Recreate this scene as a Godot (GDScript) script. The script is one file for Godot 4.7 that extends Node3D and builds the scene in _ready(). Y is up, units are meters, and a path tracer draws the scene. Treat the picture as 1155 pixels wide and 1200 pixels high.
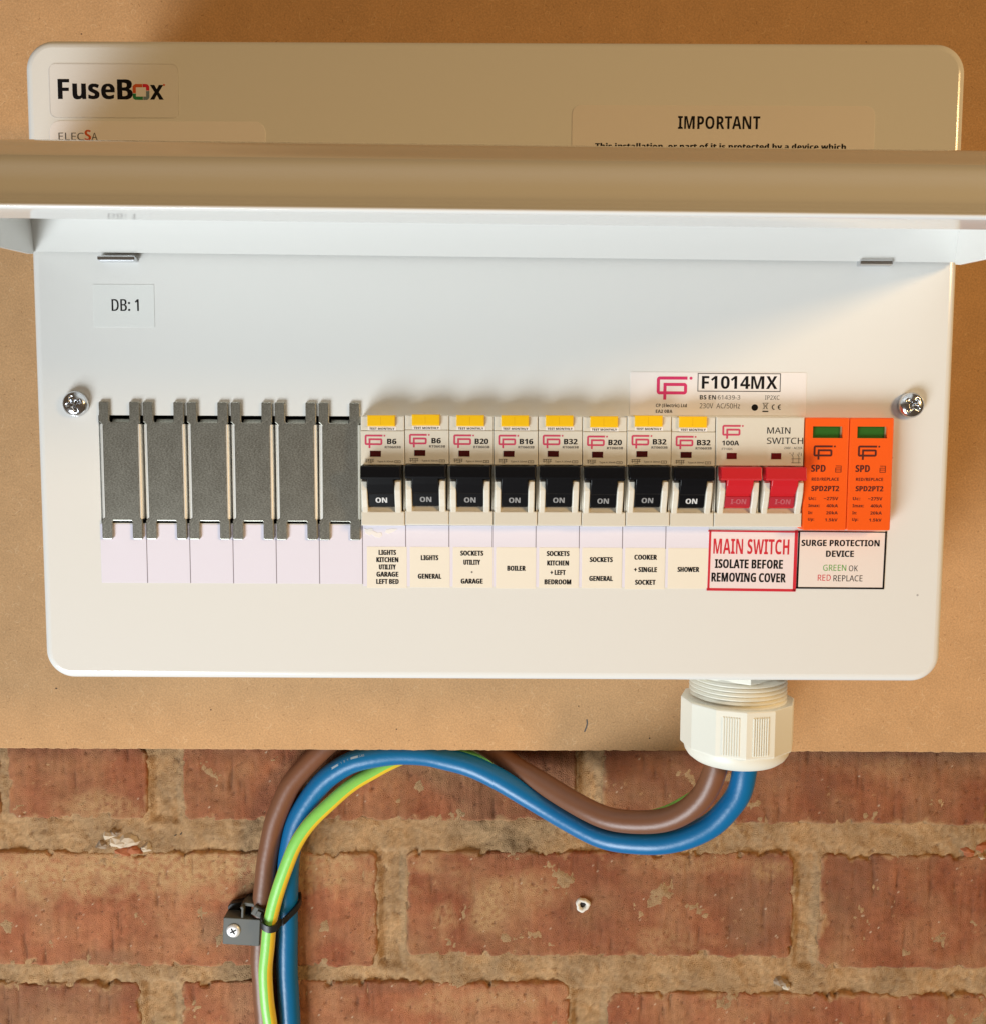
extends Node3D
# A consumer unit on a fibreboard panel over a brick wall. All measures below are in millimetres and become metres as vertices are added.

const MM := 0.001
var M := {}
var taken := {}
var sans: SystemFont
var sans_bold: SystemFont
var rng := RandomNumberGenerator.new()


func _ready() -> void:
	rng.seed = 7
	# ---- camera, air, light
	var cam := Camera3D.new()
	cam.name = "camera"
	cam.position = Vector3(0.47, -21.69, 420.55) * MM
	cam.rotation = Vector3(-0.0882, 0.0013, 0.0044)
	cam.fov = 53.51
	cam.near = 0.01
	cam.far = 50.0
	add_child(cam)
	cam.current = true
	var env := Environment.new()
	env.background_mode = Environment.BG_COLOR
	env.background_color = Color(0.105, 0.072, 0.044).linear_to_srgb()
	env.tonemap_mode = Environment.TONE_MAPPER_LINEAR
	env.tonemap_exposure = 1.0
	env.sdfgi_enabled = true
	env.ssao_enabled = true
	env.ssil_enabled = true
	var we := WorldEnvironment.new()
	we.name = "world_environment"
	we.environment = env
	add_child(we)
	# daylight from the open doorway, low on the left, and the warm lamp high on the right
	area_light("doorway_daylight", Vector3(-0.86, -1.26, 0.92), Vector3(0, -0.1, 0), Vector2(0.8, 0.8), Color(0.87, 0.945, 1.0), 4.1)
	area_light("warm_room_lamp", Vector3(1.75, 0.52, 1.4), Vector3(0, 0, 0), Vector2(0.42, 0.42), Color(1.0, 0.65, 0.29), 3.05)
	sans = SystemFont.new()
	sans.font_names = PackedStringArray(["Droid Sans"])
	sans_bold = SystemFont.new()
	sans_bold.font_names = PackedStringArray(["Droid Sans"])
	sans_bold.font_weight = 700
	materials()
	# ---- the large structure
	build_wall()
	build_board()
	# ---- objects
	build_unit()
	build_blanks()
	build_breakers()
	build_main_switch()
	build_surge()
	build_gland()
	build_cables()
	build_tie()
	build_plug()


func area_light(called: String, at: Vector3, to: Vector3, size: Vector2, c: Color, e: float) -> void:
	var l := AreaLight3D.new()
	l.name = called
	add_child(l)
	l.look_at_from_position(at, to, Vector3.UP)
	l.area_size = size
	l.light_color = c.linear_to_srgb()
	l.light_energy = e
	l.area_normalize_energy = true
	l.area_range = 8.0
	l.area_attenuation = 2.0
	l.shadow_enabled = true


# ------------------------------------------------------------------ nodes
func numbered(called: String) -> String:
	taken[called] = int(taken.get(called, -1)) + 1
	return called if taken[called] == 0 else "%s_%03d" % [called, taken[called]]


func thing(called: String, label: String, category: String, at := Vector3.ZERO, group := "") -> Node3D:
	var o := Node3D.new()
	o.name = numbered(called)
	add_child(o)
	o.position = at * MM
	o.set_meta("label", label)
	o.set_meta("category", category)
	if group:
		o.set_meta("group", group)
	return o


func part(called: String, st: SurfaceTool, m: Material, parent: Node, label := "") -> MeshInstance3D:
	st.generate_normals()
	st.index()
	var o := MeshInstance3D.new()
	o.name = called
	o.mesh = st.commit()
	o.material_override = m
	parent.add_child(o, true)
	if label:
		o.set_meta("label", label)
	return o


func begin() -> SurfaceTool:
	var st := SurfaceTool.new()
	st.begin(Mesh.PRIMITIVE_TRIANGLES)
	st.set_smooth_group(-1)
	return st


# ------------------------------------------------------------------ shapes (millimetres; a, b, c run counter-clockwise seen from outside)
func tri(st: SurfaceTool, a: Vector3, b: Vector3, c: Vector3) -> void:
	for v in [a, c, b]:
		st.set_uv(Vector2(v.x, -v.y) * 0.01)
		st.add_vertex(v * MM)


func quad(st: SurfaceTool, a: Vector3, b: Vector3, c: Vector3, d: Vector3) -> void:
	tri(st, a, b, c)
	tri(st, a, c, d)


func area_of(p: PackedVector2Array) -> float:
	var s := 0.0
	for i in p.size():
		s += p[i].cross(p[(i + 1) % p.size()])
	return s * 0.5


func inset(p: PackedVector2Array, by: float) -> PackedVector2Array:
	var n := p.size()
	var out := PackedVector2Array()
	for i in n:
		var d1 := (p[i] - p[(i + n - 1) % n]).normalized()
		var d2 := (p[(i + 1) % n] - p[i]).normalized()
		var n1 := Vector2(-d1.y, d1.x)
		var n2 := Vector2(-d2.y, d2.x)
		out.append(p[i] + (n1 + n2) * (by / maxf(0.35, 1.0 + n1.dot(n2))))
	return out


func cap(st: SurfaceTool, p: PackedVector2Array, w: float, front: bool, o: Vector3, U: Vector3, V: Vector3, W: Vector3) -> void:
	var t := Geometry2D.triangulate_polygon(p)
	for i in range(0, t.size(), 3):
		var a := p[t[i]]
		var b := p[t[i + 1]]
		var c := p[t[i + 2]]
		if ((b - a).cross(c - a) > 0.0) != front:
			var k := b
			b = c
			c = k
		tri(st, o + U * a.x + V * a.y + W * w, o + U * b.x + V * b.y + W * w, o + U * c.x + V * c.y + W * w)


# A polygon drawn out from w0 to w1 with a rounded front edge; U x V = W.
func ext(st: SurfaceTool, poly: PackedVector2Array, w0: float, w1: float, r := 0.0, steps := 2, o := Vector3.ZERO, U := Vector3.RIGHT, V := Vector3.UP, W := Vector3.BACK, smooth := false, front := true, r_back := 0.0) -> PackedVector2Array:
	var p := poly.duplicate()
	if area_of(p) < 0.0:
		p.reverse()
	var rings := []
	if r_back > 0.0:
		for k in steps:
			var a0 := PI / 2 * k / steps
			rings.append([inset(p, r_back * (1.0 - sin(a0))), w0 + r_back * (1.0 - cos(a0))])
		rings.append([p, w0 + r_back])
	else:
		rings.append([p, w0])
	if r > 0.0:
		rings.append([p, w1 - r])
		for k in range(1, steps + 1):
			var a := PI / 2 * k / steps
			rings.append([inset(p, r * (1.0 - cos(a))), w1 - r + r * sin(a)])
	else:
		rings.append([p, w1])
	var n := p.size()
	if smooth:
		st.set_smooth_group(1)
	for k in rings.size() - 1:
		var A: PackedVector2Array = rings[k][0]
		var B: PackedVector2Array = rings[k + 1][0]
		for i in n:
			var j := (i + 1) % n
			quad(st, o + U * A[i].x + V * A[i].y + W * rings[k][1], o + U * A[j].x + V * A[j].y + W * rings[k][1], o + U * B[j].x + V * B[j].y + W * rings[k + 1][1], o + U * B[i].x + V * B[i].y + W * rings[k + 1][1])
	st.set_smooth_group(-1)
	cap(st, rings[0][0], rings[0][1], false, o, U, V, W)
	if front:
		cap(st, rings[-1][0], w1, true, o, U, V, W)
	return rings[-1][0]


func rrect(x0: float, y0: float, x1: float, y1: float, r := 0.0, n := 5) -> PackedVector2Array:
	var a := PackedVector2Array()
	if r <= 0.0:
		return PackedVector2Array([Vector2(x0, y0), Vector2(x1, y0), Vector2(x1, y1), Vector2(x0, y1)])
	var cs := [Vector2(x1 - r, y0 + r), Vector2(x1 - r, y1 - r), Vector2(x0 + r, y1 - r), Vector2(x0 + r, y0 + r)]
	for k in 4:
		for i in n + 1:
			var t := -PI / 2 + PI / 2 * (k + float(i) / n)
			a.append(cs[k] + Vector2(cos(t), sin(t)) * r)
	return a


func poly(pairs: Array) -> PackedVector2Array:
	var a := PackedVector2Array()
	for q in pairs:
		a.append(Vector2(q[0], q[1]))
	return a


func block(st: SurfaceTool, x0: float, y0: float, x1: float, y1: float, z0: float, z1: float, r := 0.35) -> void:
	ext(st, rrect(minf(x0, x1), minf(y0, y1), maxf(x0, x1), maxf(y0, y1)), z0, z1, r, 2)


# profile in (y, z), drawn out along x
func along_x(st: SurfaceTool, prof: Array, x0: float, x1: float, r := 0.3) -> void:
	ext(st, poly(prof), x0, x1, r, 2, Vector3.ZERO, Vector3.UP, Vector3.BACK, Vector3.RIGHT, false, true, r)


func stroke(st: SurfaceTool, pts: Array, width: float, z: float, thick := 0.06) -> void:
	var line := poly(pts)
	for q in Geometry2D.offset_polyline(line, width * 0.5, Geometry2D.JOIN_ROUND, Geometry2D.END_BUTT):
		ext(st, q, z - 0.02, z + thick)


func lathe(st: SurfaceTool, prof: Array, c: Vector3, seg := 48, smooth := true) -> void:
	# profile (radius, y) running downwards on the outside
	if smooth:
		st.set_smooth_group(1)
	for i in prof.size() - 1:
		for k in seg:
			var a := TAU * k / seg
			var b := TAU * (k + 1) / seg
			var A := Vector3(cos(a), 0, -sin(a))
			var B := Vector3(cos(b), 0, -sin(b))
			var p: Array = prof[i]
			var q: Array = prof[i + 1]
			var up := Vector3.UP
			if p[0] > 0.001 or q[0] > 0.001:
				quad(st, c + A * p[0] + up * p[1], c + A * q[0] + up * q[1], c + B * q[0] + up * q[1], c + B * p[0] + up * p[1])
	st.set_smooth_group(-1)


func curve_through(pts: Array, step := 2.0) -> PackedVector3Array:
	var c := Curve3D.new()
	c.bake_interval = step
	for i in pts.size():
		var a: Vector3 = pts[maxi(i - 1, 0)]
		var b: Vector3 = pts[mini(i + 1, pts.size() - 1)]
		var t := (b - a) / 6.0
		c.add_point(pts[i], -t, t)
	var out := c.get_baked_points()
	var wob := noise(0.02, 2, 77)
	for i in out.size():
		var q := out[i]
		out[i] = q + Vector3(wob.get_noise_2d(q.y * 1.0, q.x), wob.get_noise_2d(q.x, q.y + 400.0), 0.0) * 0.9
	return out


# two colours: shade 0 for a < share of the way round, measured from angle `from`
func tube(st: SurfaceTool, pts: PackedVector3Array, r: float, seg := 28, tint = null) -> void:
	var n := Vector3.BACK
	var rings := []
	var length := 0.0
	var lens := []
	for i in pts.size():
		var t := (pts[mini(i + 1, pts.size() - 1)] - pts[maxi(i - 1, 0)]).normalized()
		n = (n - t * n.dot(t)).normalized()
		var b := t.cross(n)
		if i > 0:
			length += pts[i].distance_to(pts[i - 1])
		lens.append(length)
		var ring := PackedVector3Array()
		for k in seg:
			var a := TAU * k / seg
			ring.append(pts[i] + (n * cos(a) + b * sin(a)) * r)
		rings.append(ring)
	st.set_smooth_group(1)
	for i in rings.size() - 1:
		for k in seg:
			var j := (k + 1) % seg
			var vs := [[i, k], [i, j], [i + 1, j], [i, k], [i + 1, j], [i + 1, k]]
			var p := []
			for v in vs:
				p.append(rings[v[0]][v[1]])
			if tint != null:
				st.set_color(tint.call((k + 0.5) / seg, lens[i]))
			for q in [0, 2, 1, 3, 5, 4]:
				var kk: int = vs[q][1]
				if j == 0 and kk == 0:
					kk = seg
				st.set_uv(Vector2(lens[vs[q][0]] * 0.01, float(kk) / seg))
				st.add_vertex(p[q] * MM)
	st.set_smooth_group(-1)


# Lettering as thin raised ink, fitted into a width and a height (0: kept in proportion), centred on (cx, cy) of the frame f.
func ink(st: SurfaceTool, s: String, cx: float, cy: float, w: float, h: float, z: float, bold := true, f := Transform3D.IDENTITY, align := 0) -> void:
	var t := TextMesh.new()
	t.font = sans_bold if bold else sans
	t.font_size = 48
	t.pixel_size = 0.01
	t.depth = 0.02
	t.curve_step = 0.5 if h > 4.0 else 1.2
	t.text = s
	var box := t.get_aabb()
	var sy := h / box.size.y
	var sx := w / box.size.x if w > 0.0 else sy
	var mid := box.get_center()
	if align < 0:
		mid.x = box.position.x
	elif align > 0:
		mid.x = box.end.x
	var arr := t.surface_get_arrays(0)
	var vs: PackedVector3Array = arr[Mesh.ARRAY_VERTEX]
	var ix: PackedInt32Array = arr[Mesh.ARRAY_INDEX]
	var heavy := 0.0 if not bold else 0.045 if absf(h - 2.05) < 0.01 else 0.022 if h > 2.06 and h < 4.0 else 0.0
	var strikes := [-heavy, heavy] if heavy > 0.0 else [0.0]
	for i in ix.size() * strikes.size():
		var v := vs[ix[i % ix.size()]]
		v.x += strikes[i / ix.size()] * h / sx
		v.z += 0.004 * (i / ix.size())
		var q := f * Vector3(cx + (v.x - mid.x) * sx, cy + (v.y - mid.y) * sy, z + (v.z - mid.z) * 3.0)
		st.set_uv(Vector2.ZERO)
		st.add_vertex(q * MM)


func maker_mark(st: SurfaceTool, x: float, y: float, w: float, z: float) -> void:
	# the interlocked monogram: (x, y) its top left corner, w its width
	var k := w / 205.0
	var P := func(a: float, b: float) -> Array: return [x + (a - 206.0) * k, y - (b - 63.0) * k]
	var t := 18.0 * k
	stroke(st, [P.call(388, 72), P.call(222, 72), P.call(217, 75), P.call(215, 80), P.call(215, 152), P.call(217, 157), P.call(222, 160), P.call(246, 160)], t, z)
	stroke(st, [P.call(255, 101), P.call(255, 200)], t, z)
	stroke(st, [P.call(264, 110), P.call(371, 110), P.call(376, 113), P.call(378, 118), P.call(378, 152), P.call(376, 157), P.call(371, 160), P.call(264, 160)], t, z)
	ext(st, rrect(x + (401 - 206) * k, y - (81 - 63) * k, x + (418 - 206) * k, y - (64 - 63) * k, 7 * k), z - 0.02, z + 0.06)


# ------------------------------------------------------------------ materials
func mat(linear: Color, rough: float, metal := 0.0, spec := 0.5) -> StandardMaterial3D:
	var m := StandardMaterial3D.new()
	m.albedo_color = linear.linear_to_srgb()
	m.roughness = rough
	m.metallic = metal
	m.metallic_specular = spec
	return m


func noise(freq: float, octaves := 3, sd := 1, kind := FastNoiseLite.TYPE_SIMPLEX_SMOOTH) -> FastNoiseLite:
	var n := FastNoiseLite.new()
	n.noise_type = kind
	n.frequency = freq
	n.fractal_octaves = octaves
	n.seed = sd
	return n


func noise_map(freq: float, octaves: int, sd: int, size := 512, normal := false, bump := 4.0) -> NoiseTexture2D:
	var t := NoiseTexture2D.new()
	t.width = size
	t.height = size
	t.seamless = true
	t.noise = noise(freq, octaves, sd)
	t.as_normal_map = normal
	t.bump_strength = bump
	t.generate_mipmaps = false
	return t


func board_texture() -> ImageTexture:
	var n := 1024
	var im := Image.create(n, n, false, Image.FORMAT_RGB8)
	var broad := noise(0.008, 3, 11).get_seamless_image(n, n)
	var fine := noise(0.16, 3, 12).get_seamless_image(n, n)
	for y in n:
		for x in n:
			var k := 1.0 + (broad.get_pixel(x, y).r - 0.5) * 0.05 + (fine.get_pixel(x, y).r - 0.5) * 0.16 + rng.randf_range(-0.035, 0.035)
			im.set_pixel(x, y, Color(0.795 * k, 0.625 * k, 0.435 * k))
	for i in 2600:  # fibres: pale curls, short dark slivers
		var x := rng.randf() * n
		var y := rng.randf() * n
		var a := rng.randf() * TAU
		var dark := rng.randf() < 0.5
		var length := rng.randf_range(2.0, 8.0) if dark else rng.randf_range(5.0, 26.0)
		var c := Color(0.47, 0.32, 0.20) if dark else Color(0.93, 0.80, 0.62)
		var strength := rng.randf_range(0.12, 0.5)
		var bend := rng.randf_range(-0.22, 0.22)
		for q in int(length):
			x += cos(a)
			y += sin(a)
			a += bend
			var px := posmod(int(x), n)
			var py := posmod(int(y), n)
			im.set_pixel(px, py, im.get_pixel(px, py).lerp(c, strength))
			if strength > 0.4:
				im.set_pixel((px + 1) % n, py, im.get_pixel((px + 1) % n, py).lerp(c, strength * 0.6))
	return ImageTexture.create_from_image(im)


func zinc_texture(rough_map: bool) -> ImageTexture:
	var n := 512
	var im := Image.create(n, n, false, Image.FORMAT_RGB8)
	var fine := FastNoiseLite.new()
	fine.seed = 31
	fine.frequency = 0.115
	fine.fractal_octaves = 3
	var broad := noise(0.012, 3, 33)
	for y in n:
		for x in n:
			var f := fine.get_noise_2d(x * 1.0 + y * 0.3, y * 2.2)
			var b := broad.get_noise_2d(x, y)
			var k := 0.5 + 0.34 * f + 0.06 * b
			if rough_map:
				var r := clampf(0.41 + 0.075 * f + 0.01 * b, 0.2, 0.6)
				im.set_pixel(x, y, Color(r, r, r))
			else:
				im.set_pixel(x, y, Color(0.48 + 0.40 * k, 0.473 + 0.40 * k, 0.435 + 0.385 * k))
	for i in 60:  # fine scratches
		var p := Vector2(rng.randf() * n, rng.randf() * n)
		var a := rng.randf_range(-0.9, 0.9) + PI / 2
		for s in rng.randi_range(10, 60):
			var q := p + Vector2(cos(a), sin(a)) * s
			im.set_pixel(posmod(int(q.x), n), posmod(int(q.y), n), Color(0.28, 0.28, 0.28) if rough_map else Color(0.80, 0.79, 0.74))
	return ImageTexture.create_from_image(im)


func materials() -> void:
	var coat := mat(Color(0.775, 0.77, 0.735), 0.14)
	coat.normal_enabled = true
	coat.normal_texture = noise_map(0.05, 2, 3, 512, true, 2.0)
	coat.normal_scale = 0.035
	coat.uv1_scale = Vector3(3, 3, 3)
	M.coat = coat
	M.inside = mat(Color(0.03, 0.03, 0.032), 0.6)
	M.board = mat(Color(0.905, 0.91, 0.96), 0.78, 0.0, 0.3)
	M.board.albedo_texture = board_texture()
	M.board.uv1_scale = Vector3(0.5, 0.5, 0.5)
	M.board.heightmap_enabled = true
	M.board.heightmap_texture = noise_map(0.1, 3, 15)
	M.board.heightmap_scale = 0.008
	var zinc := mat(Color.WHITE, 1.0, 1.0)
	zinc.albedo_texture = zinc_texture(false)
	zinc.roughness_texture = zinc_texture(true)
	zinc.roughness_texture_channel = BaseMaterial3D.TEXTURE_CHANNEL_RED
	zinc.uv1_scale = Vector3(1.6, 1.6, 1.6)
	M.zinc = zinc
	M.zinc_fold = mat(Color(0.86, 0.85, 0.80), 0.56, 0.75)
	var gloss := mat(Color(0.775, 0.77, 0.735), 0.07)
	M.gloss = gloss
	M.chrome = mat(Color(0.66, 0.67, 0.69), 0.2, 1.0)
	M.shell = mat(Color(0.70, 0.655, 0.555), 0.42)
	M.shell_face = mat(Color(0.71, 0.66, 0.565), 0.5)
	M.black_plastic = mat(Color(0.005, 0.005, 0.006), 0.3, 0.0, 0.3)
	M.red_plastic = mat(Color(0.56, 0.012, 0.02), 0.34)
	M.red_pale = mat(Color(0.42, 0.016, 0.03), 0.45)
	M.yellow_plastic = mat(Color(0.90, 0.52, 0.004), 0.4)
	M.orange_plastic = mat(Color(0.90, 0.105, 0.004), 0.42)
	M.window_red = mat(Color(0.055, 0.004, 0.005), 0.15)
	M.window_green = mat(Color(0.03, 0.14, 0.02), 0.2)
	M.window_clear = mat(Color(0.34, 0.36, 0.20), 0.25)
	M.gland = mat(Color(0.80, 0.775, 0.665), 0.42)
	M.ink_black = mat(Color(0.008, 0.007, 0.008), 0.6, 0.0, 0.25)
	M.notice = mat(Color(0.80, 0.755, 0.715), 0.35)
	M.ink_soft = mat(Color(0.10, 0.09, 0.08), 0.6)
	M.ink_pink = mat(Color(0.66, 0.03, 0.14), 0.5)
	M.ink_rose = mat(Color(0.58, 0.055, 0.12), 0.5)
	M.ink_red = mat(Color(0.62, 0.02, 0.04), 0.5)
	M.ink_green = mat(Color(0.10, 0.36, 0.06), 0.5)
	M.ink_white = mat(Color(0.62, 0.62, 0.62), 0.5)
	M.ink_grey = mat(Color(0.26, 0.26, 0.26), 0.5)
	M.ink_maroon = mat(Color(0.075, 0.006, 0.006), 0.5)
	M.ink_orange = mat(Color(0.60, 0.10, 0.02), 0.5)
	M.ink_slate = mat(Color(0.16, 0.22, 0.26), 0.5)
	M.ink_forest = mat(Color(0.02, 0.20, 0.07), 0.5)
	M.ink_lilac = mat(Color(0.20, 0.16, 0.19), 0.6)
	M.strip = mat(Color(0.80, 0.765, 0.86), 0.32)
	M.cream = mat(Color(0.86, 0.80, 0.68), 0.45)
	M.label_white = mat(Color(0.86, 0.82, 0.795), 0.3)
	M.label_pink = mat(Color(0.86, 0.735, 0.735), 0.35)
	M.label_blush = mat(Color(0.83, 0.745, 0.69), 0.35)
	M.label_clear = mat(Color(0.775, 0.755, 0.725), 0.32)
	M.label_edge = mat(Color(0.69, 0.67, 0.64), 0.4)
	M.db_paper = mat(Color(0.765, 0.77, 0.735), 0.4)
	M.cable_blue = mat(Color(0.003, 0.138, 0.335), 0.35)
	M.cable_brown = mat(Color(0.19, 0.078, 0.038), 0.42)
	M.cable_earth = mat(Color.WHITE, 0.36)
	M.cable_earth.vertex_color_use_as_albedo = true
	for c in ["cable_blue", "cable_brown", "cable_earth"]:
		M[c].heightmap_enabled = true
		M[c].heightmap_texture = noise_map(0.02, 3, 21)
		M[c].heightmap_scale = 0.004
		M[c].uv1_scale = Vector3(2, 1, 1)
	M.tie_plastic = mat(Color(0.075, 0.075, 0.062), 0.5)
	M.tie_black = mat(Color(0.012, 0.012, 0.012), 0.4)
	M.screw_white = mat(Color(0.80, 0.80, 0.80), 0.3, 0.35)
	M.plug = mat(Color(0.72, 0.68, 0.60), 0.6)
	M.hole_dark = mat(Color(0.015, 0.012, 0.012), 0.8)
	M.masonry = mat(Color.WHITE, 0.93, 0.0, 0.3)
	M.masonry.vertex_color_use_as_albedo = true
	M.masonry.heightmap_enabled = true
	M.masonry.heightmap_texture = noise_map(0.16, 4, 41)
	M.masonry.heightmap_scale = 0.055
	M.masonry.uv1_scale = Vector3(1.7, 1.7, 1.7)
	M.plaster = mat(Color(0.56, 0.46, 0.34), 0.9)
	M.chip_orange = mat(Color(0.36, 0.115, 0.045), 0.9)


# ------------------------------------------------------------------ brick wall
const WALL_Z := -118.0
var n_edge: FastNoiseLite
var n_relief: FastNoiseLite
var n_tone: FastNoiseLite
var n_streak: FastNoiseLite
var n_pit: FastNoiseLite
var n_bloom: FastNoiseLite
# [x, y, radius x, radius y, strength] of pale mortar smears and lime bloom on the faces
var smears := [[-170, -264, 150, 20, 0.9], [-242, -268, 60, 22, 0.8], [-213, -232, 26, 10, 0.55], [-190, -238, 30, 7, 0.4], [-2, -287, 15, 17, 0.75], [18, -276, 14, 12, 0.55], [-26, -296, 9, 13, 0.5],
	[95, -308, 26, 10, 0.4], [22, -279, 20, 16, 0.35], [110, -262, 50, 7, 0.4], [152, -266, 14, 8, 0.5], [-75, -262, 34, 6, 0.35], [5, -341, 40, 8, 0.5], [-30, -344, 20, 10, 0.45], [8, -208, 14, 10, 0.4], [210, -208, 25, 8, 0.25]]
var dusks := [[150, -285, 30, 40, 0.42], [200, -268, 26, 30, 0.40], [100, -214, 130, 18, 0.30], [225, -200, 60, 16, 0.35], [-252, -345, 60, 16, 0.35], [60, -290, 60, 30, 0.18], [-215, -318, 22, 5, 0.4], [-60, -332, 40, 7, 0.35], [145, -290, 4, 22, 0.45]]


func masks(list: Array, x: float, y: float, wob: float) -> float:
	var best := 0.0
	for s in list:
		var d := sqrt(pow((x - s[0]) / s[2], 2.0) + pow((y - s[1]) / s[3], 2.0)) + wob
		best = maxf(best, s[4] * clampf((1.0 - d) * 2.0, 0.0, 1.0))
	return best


func brick_mesh(x0: float, x1: float, y0: float, y1: float, tone: float, hue: float) -> SurfaceTool:
	var st := begin()
	st.set_smooth_group(1)
	var step := 0.85
	var nx := maxi(8, int((x1 - x0) / step))
	var ny := int((y1 - y0) / step)
	var pos := PackedVector3Array()
	var col := PackedColorArray()
	for j in ny + 1:
		for i in nx + 1:
			var u := float(i) / nx
			var v := float(j) / ny
			var x := lerpf(x0, x1, u)
			var y := lerpf(y0, y1, v)
			var ex := n_edge.get_noise_2d(y * 1.5, x0 * 3.0 if u < 0.5 else x1 * 3.0 + 90.0) * 1.1
			var ey := n_edge.get_noise_2d(x * 1.3, y0 * 3.0 if v < 0.5 else y1 * 3.0 + 50.0) * 1.3
			var dx := minf(x - x0, x1 - x) + ex - 0.35
			var dy := minf(y - y0, y1 - y) + ey - 0.35
			var d := minf(dx, dy)
			if dx < 5.0 and dy < 5.0:  # rounded corners
				d = 5.0 - sqrt(pow(5.0 - dx, 2.0) + pow(5.0 - dy, 2.0))
			d -= clampf((n_bloom.get_noise_2d(x * 1.1 + 900.0, y * 1.1) - 0.20) * 9.0, 0.0, 3.2)
			var drop := 0.0
			if d < 1.5:
				drop = (3.4 + 2.6 * n_tone.get_noise_2d(x * 2.0 + 40.0, y * 2.0)) * pow(clampf((1.5 - d) / 1.5, 0.0, 2.2), 1.7)
			var relief := n_relief.get_noise_2d(x, y)
			var st_ := n_streak.get_noise_2d(x * 3.2, y * 0.34)
			var pit := n_pit.get_noise_2d(x, y)
			var pits := clampf((pit - 0.5) * 4.0, 0.0, 1.0)
			var gash := clampf(-st_ - 0.43 + 0.45 * minf(0.0, n_bloom.get_noise_2d(x * 0.5 + 500.0, y * 0.4) - 0.05), 0.0, 0.3)
			var z := WALL_Z + relief * 0.65 + st_ * 0.35 - pits * 0.8 - gash * 2.6 - minf(drop, 9.0)
			if i == 0 or j == 0 or i == nx or j == ny:
				z = WALL_Z - 10.0
			pos.append(Vector3(x, y, z))
			var t := n_tone.get_noise_2d(x, y)
			var base := Color(0.25, 0.083, 0.041).lerp(Color(0.36, 0.140, 0.068), clampf(0.5 + t * 0.9 + hue, 0.0, 1.0))
			base = base.lerp(Color(0.42, 0.25, 0.125), clampf(0.12 + n_bloom.get_noise_2d(x * 0.35 - 200.0, y * 0.35) * 0.55, 0.0, 0.45))
			base = base * (tone * (1.0 + rng.randf_range(-0.08, 0.08) + 0.13 * st_ + 0.16 * n_pit.get_noise_2d(x * 0.7 + 300.0, y * 0.7)))
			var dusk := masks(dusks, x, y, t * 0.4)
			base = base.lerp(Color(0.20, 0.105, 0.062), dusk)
			var bl := n_bloom.get_noise_2d(x, y)
			var fine := n_bloom.get_noise_2d(x * 4.0 + 70.0, y * 4.0)
			var s := masks(smears, x, y, bl * 0.5 + fine * 0.35) * clampf(0.75 + fine * 1.1, 0.0, 1.0)
			s = maxf(s, clampf((fine - 0.46) * 2.6, 0.0, 0.45) * clampf(bl * 3.0, 0.0, 1.0))
			s = maxf(s, clampf((2.2 - d) / 5.0 + bl * 0.9 + fine * 0.3, 0.0, 0.55))
			base = base.lerp(Color(0.49, 0.31, 0.15), s)
			base = base.lerp(Color(0.10, 0.045, 0.025), clampf(gash * 2.6, 0.0, 0.5))
			base = base.lerp(Color(0.11, 0.045, 0.025), pits * 0.6)
			if rng.randf() < 0.0016:
				base = base.lerp(Color(0.62, 0.50, 0.36), rng.randf_range(0.4, 0.9))
			elif rng.randf() < 0.003:
				base = base.lerp(Color(0.09, 0.045, 0.03), rng.randf_range(0.3, 0.8))
			base.a = 1.0
			col.append(base)
	var w := nx + 1
	for j in ny:
		for i in nx:
			var a := j * w + i
			for k in [a, a + w + 1, a + 1, a, a + w, a + w + 1]:
				st.set_color(col[k])
				st.set_uv(Vector2(pos[k].x, -pos[k].y) * 0.01)
				st.add_vertex(pos[k] * MM)
	return st


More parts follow.
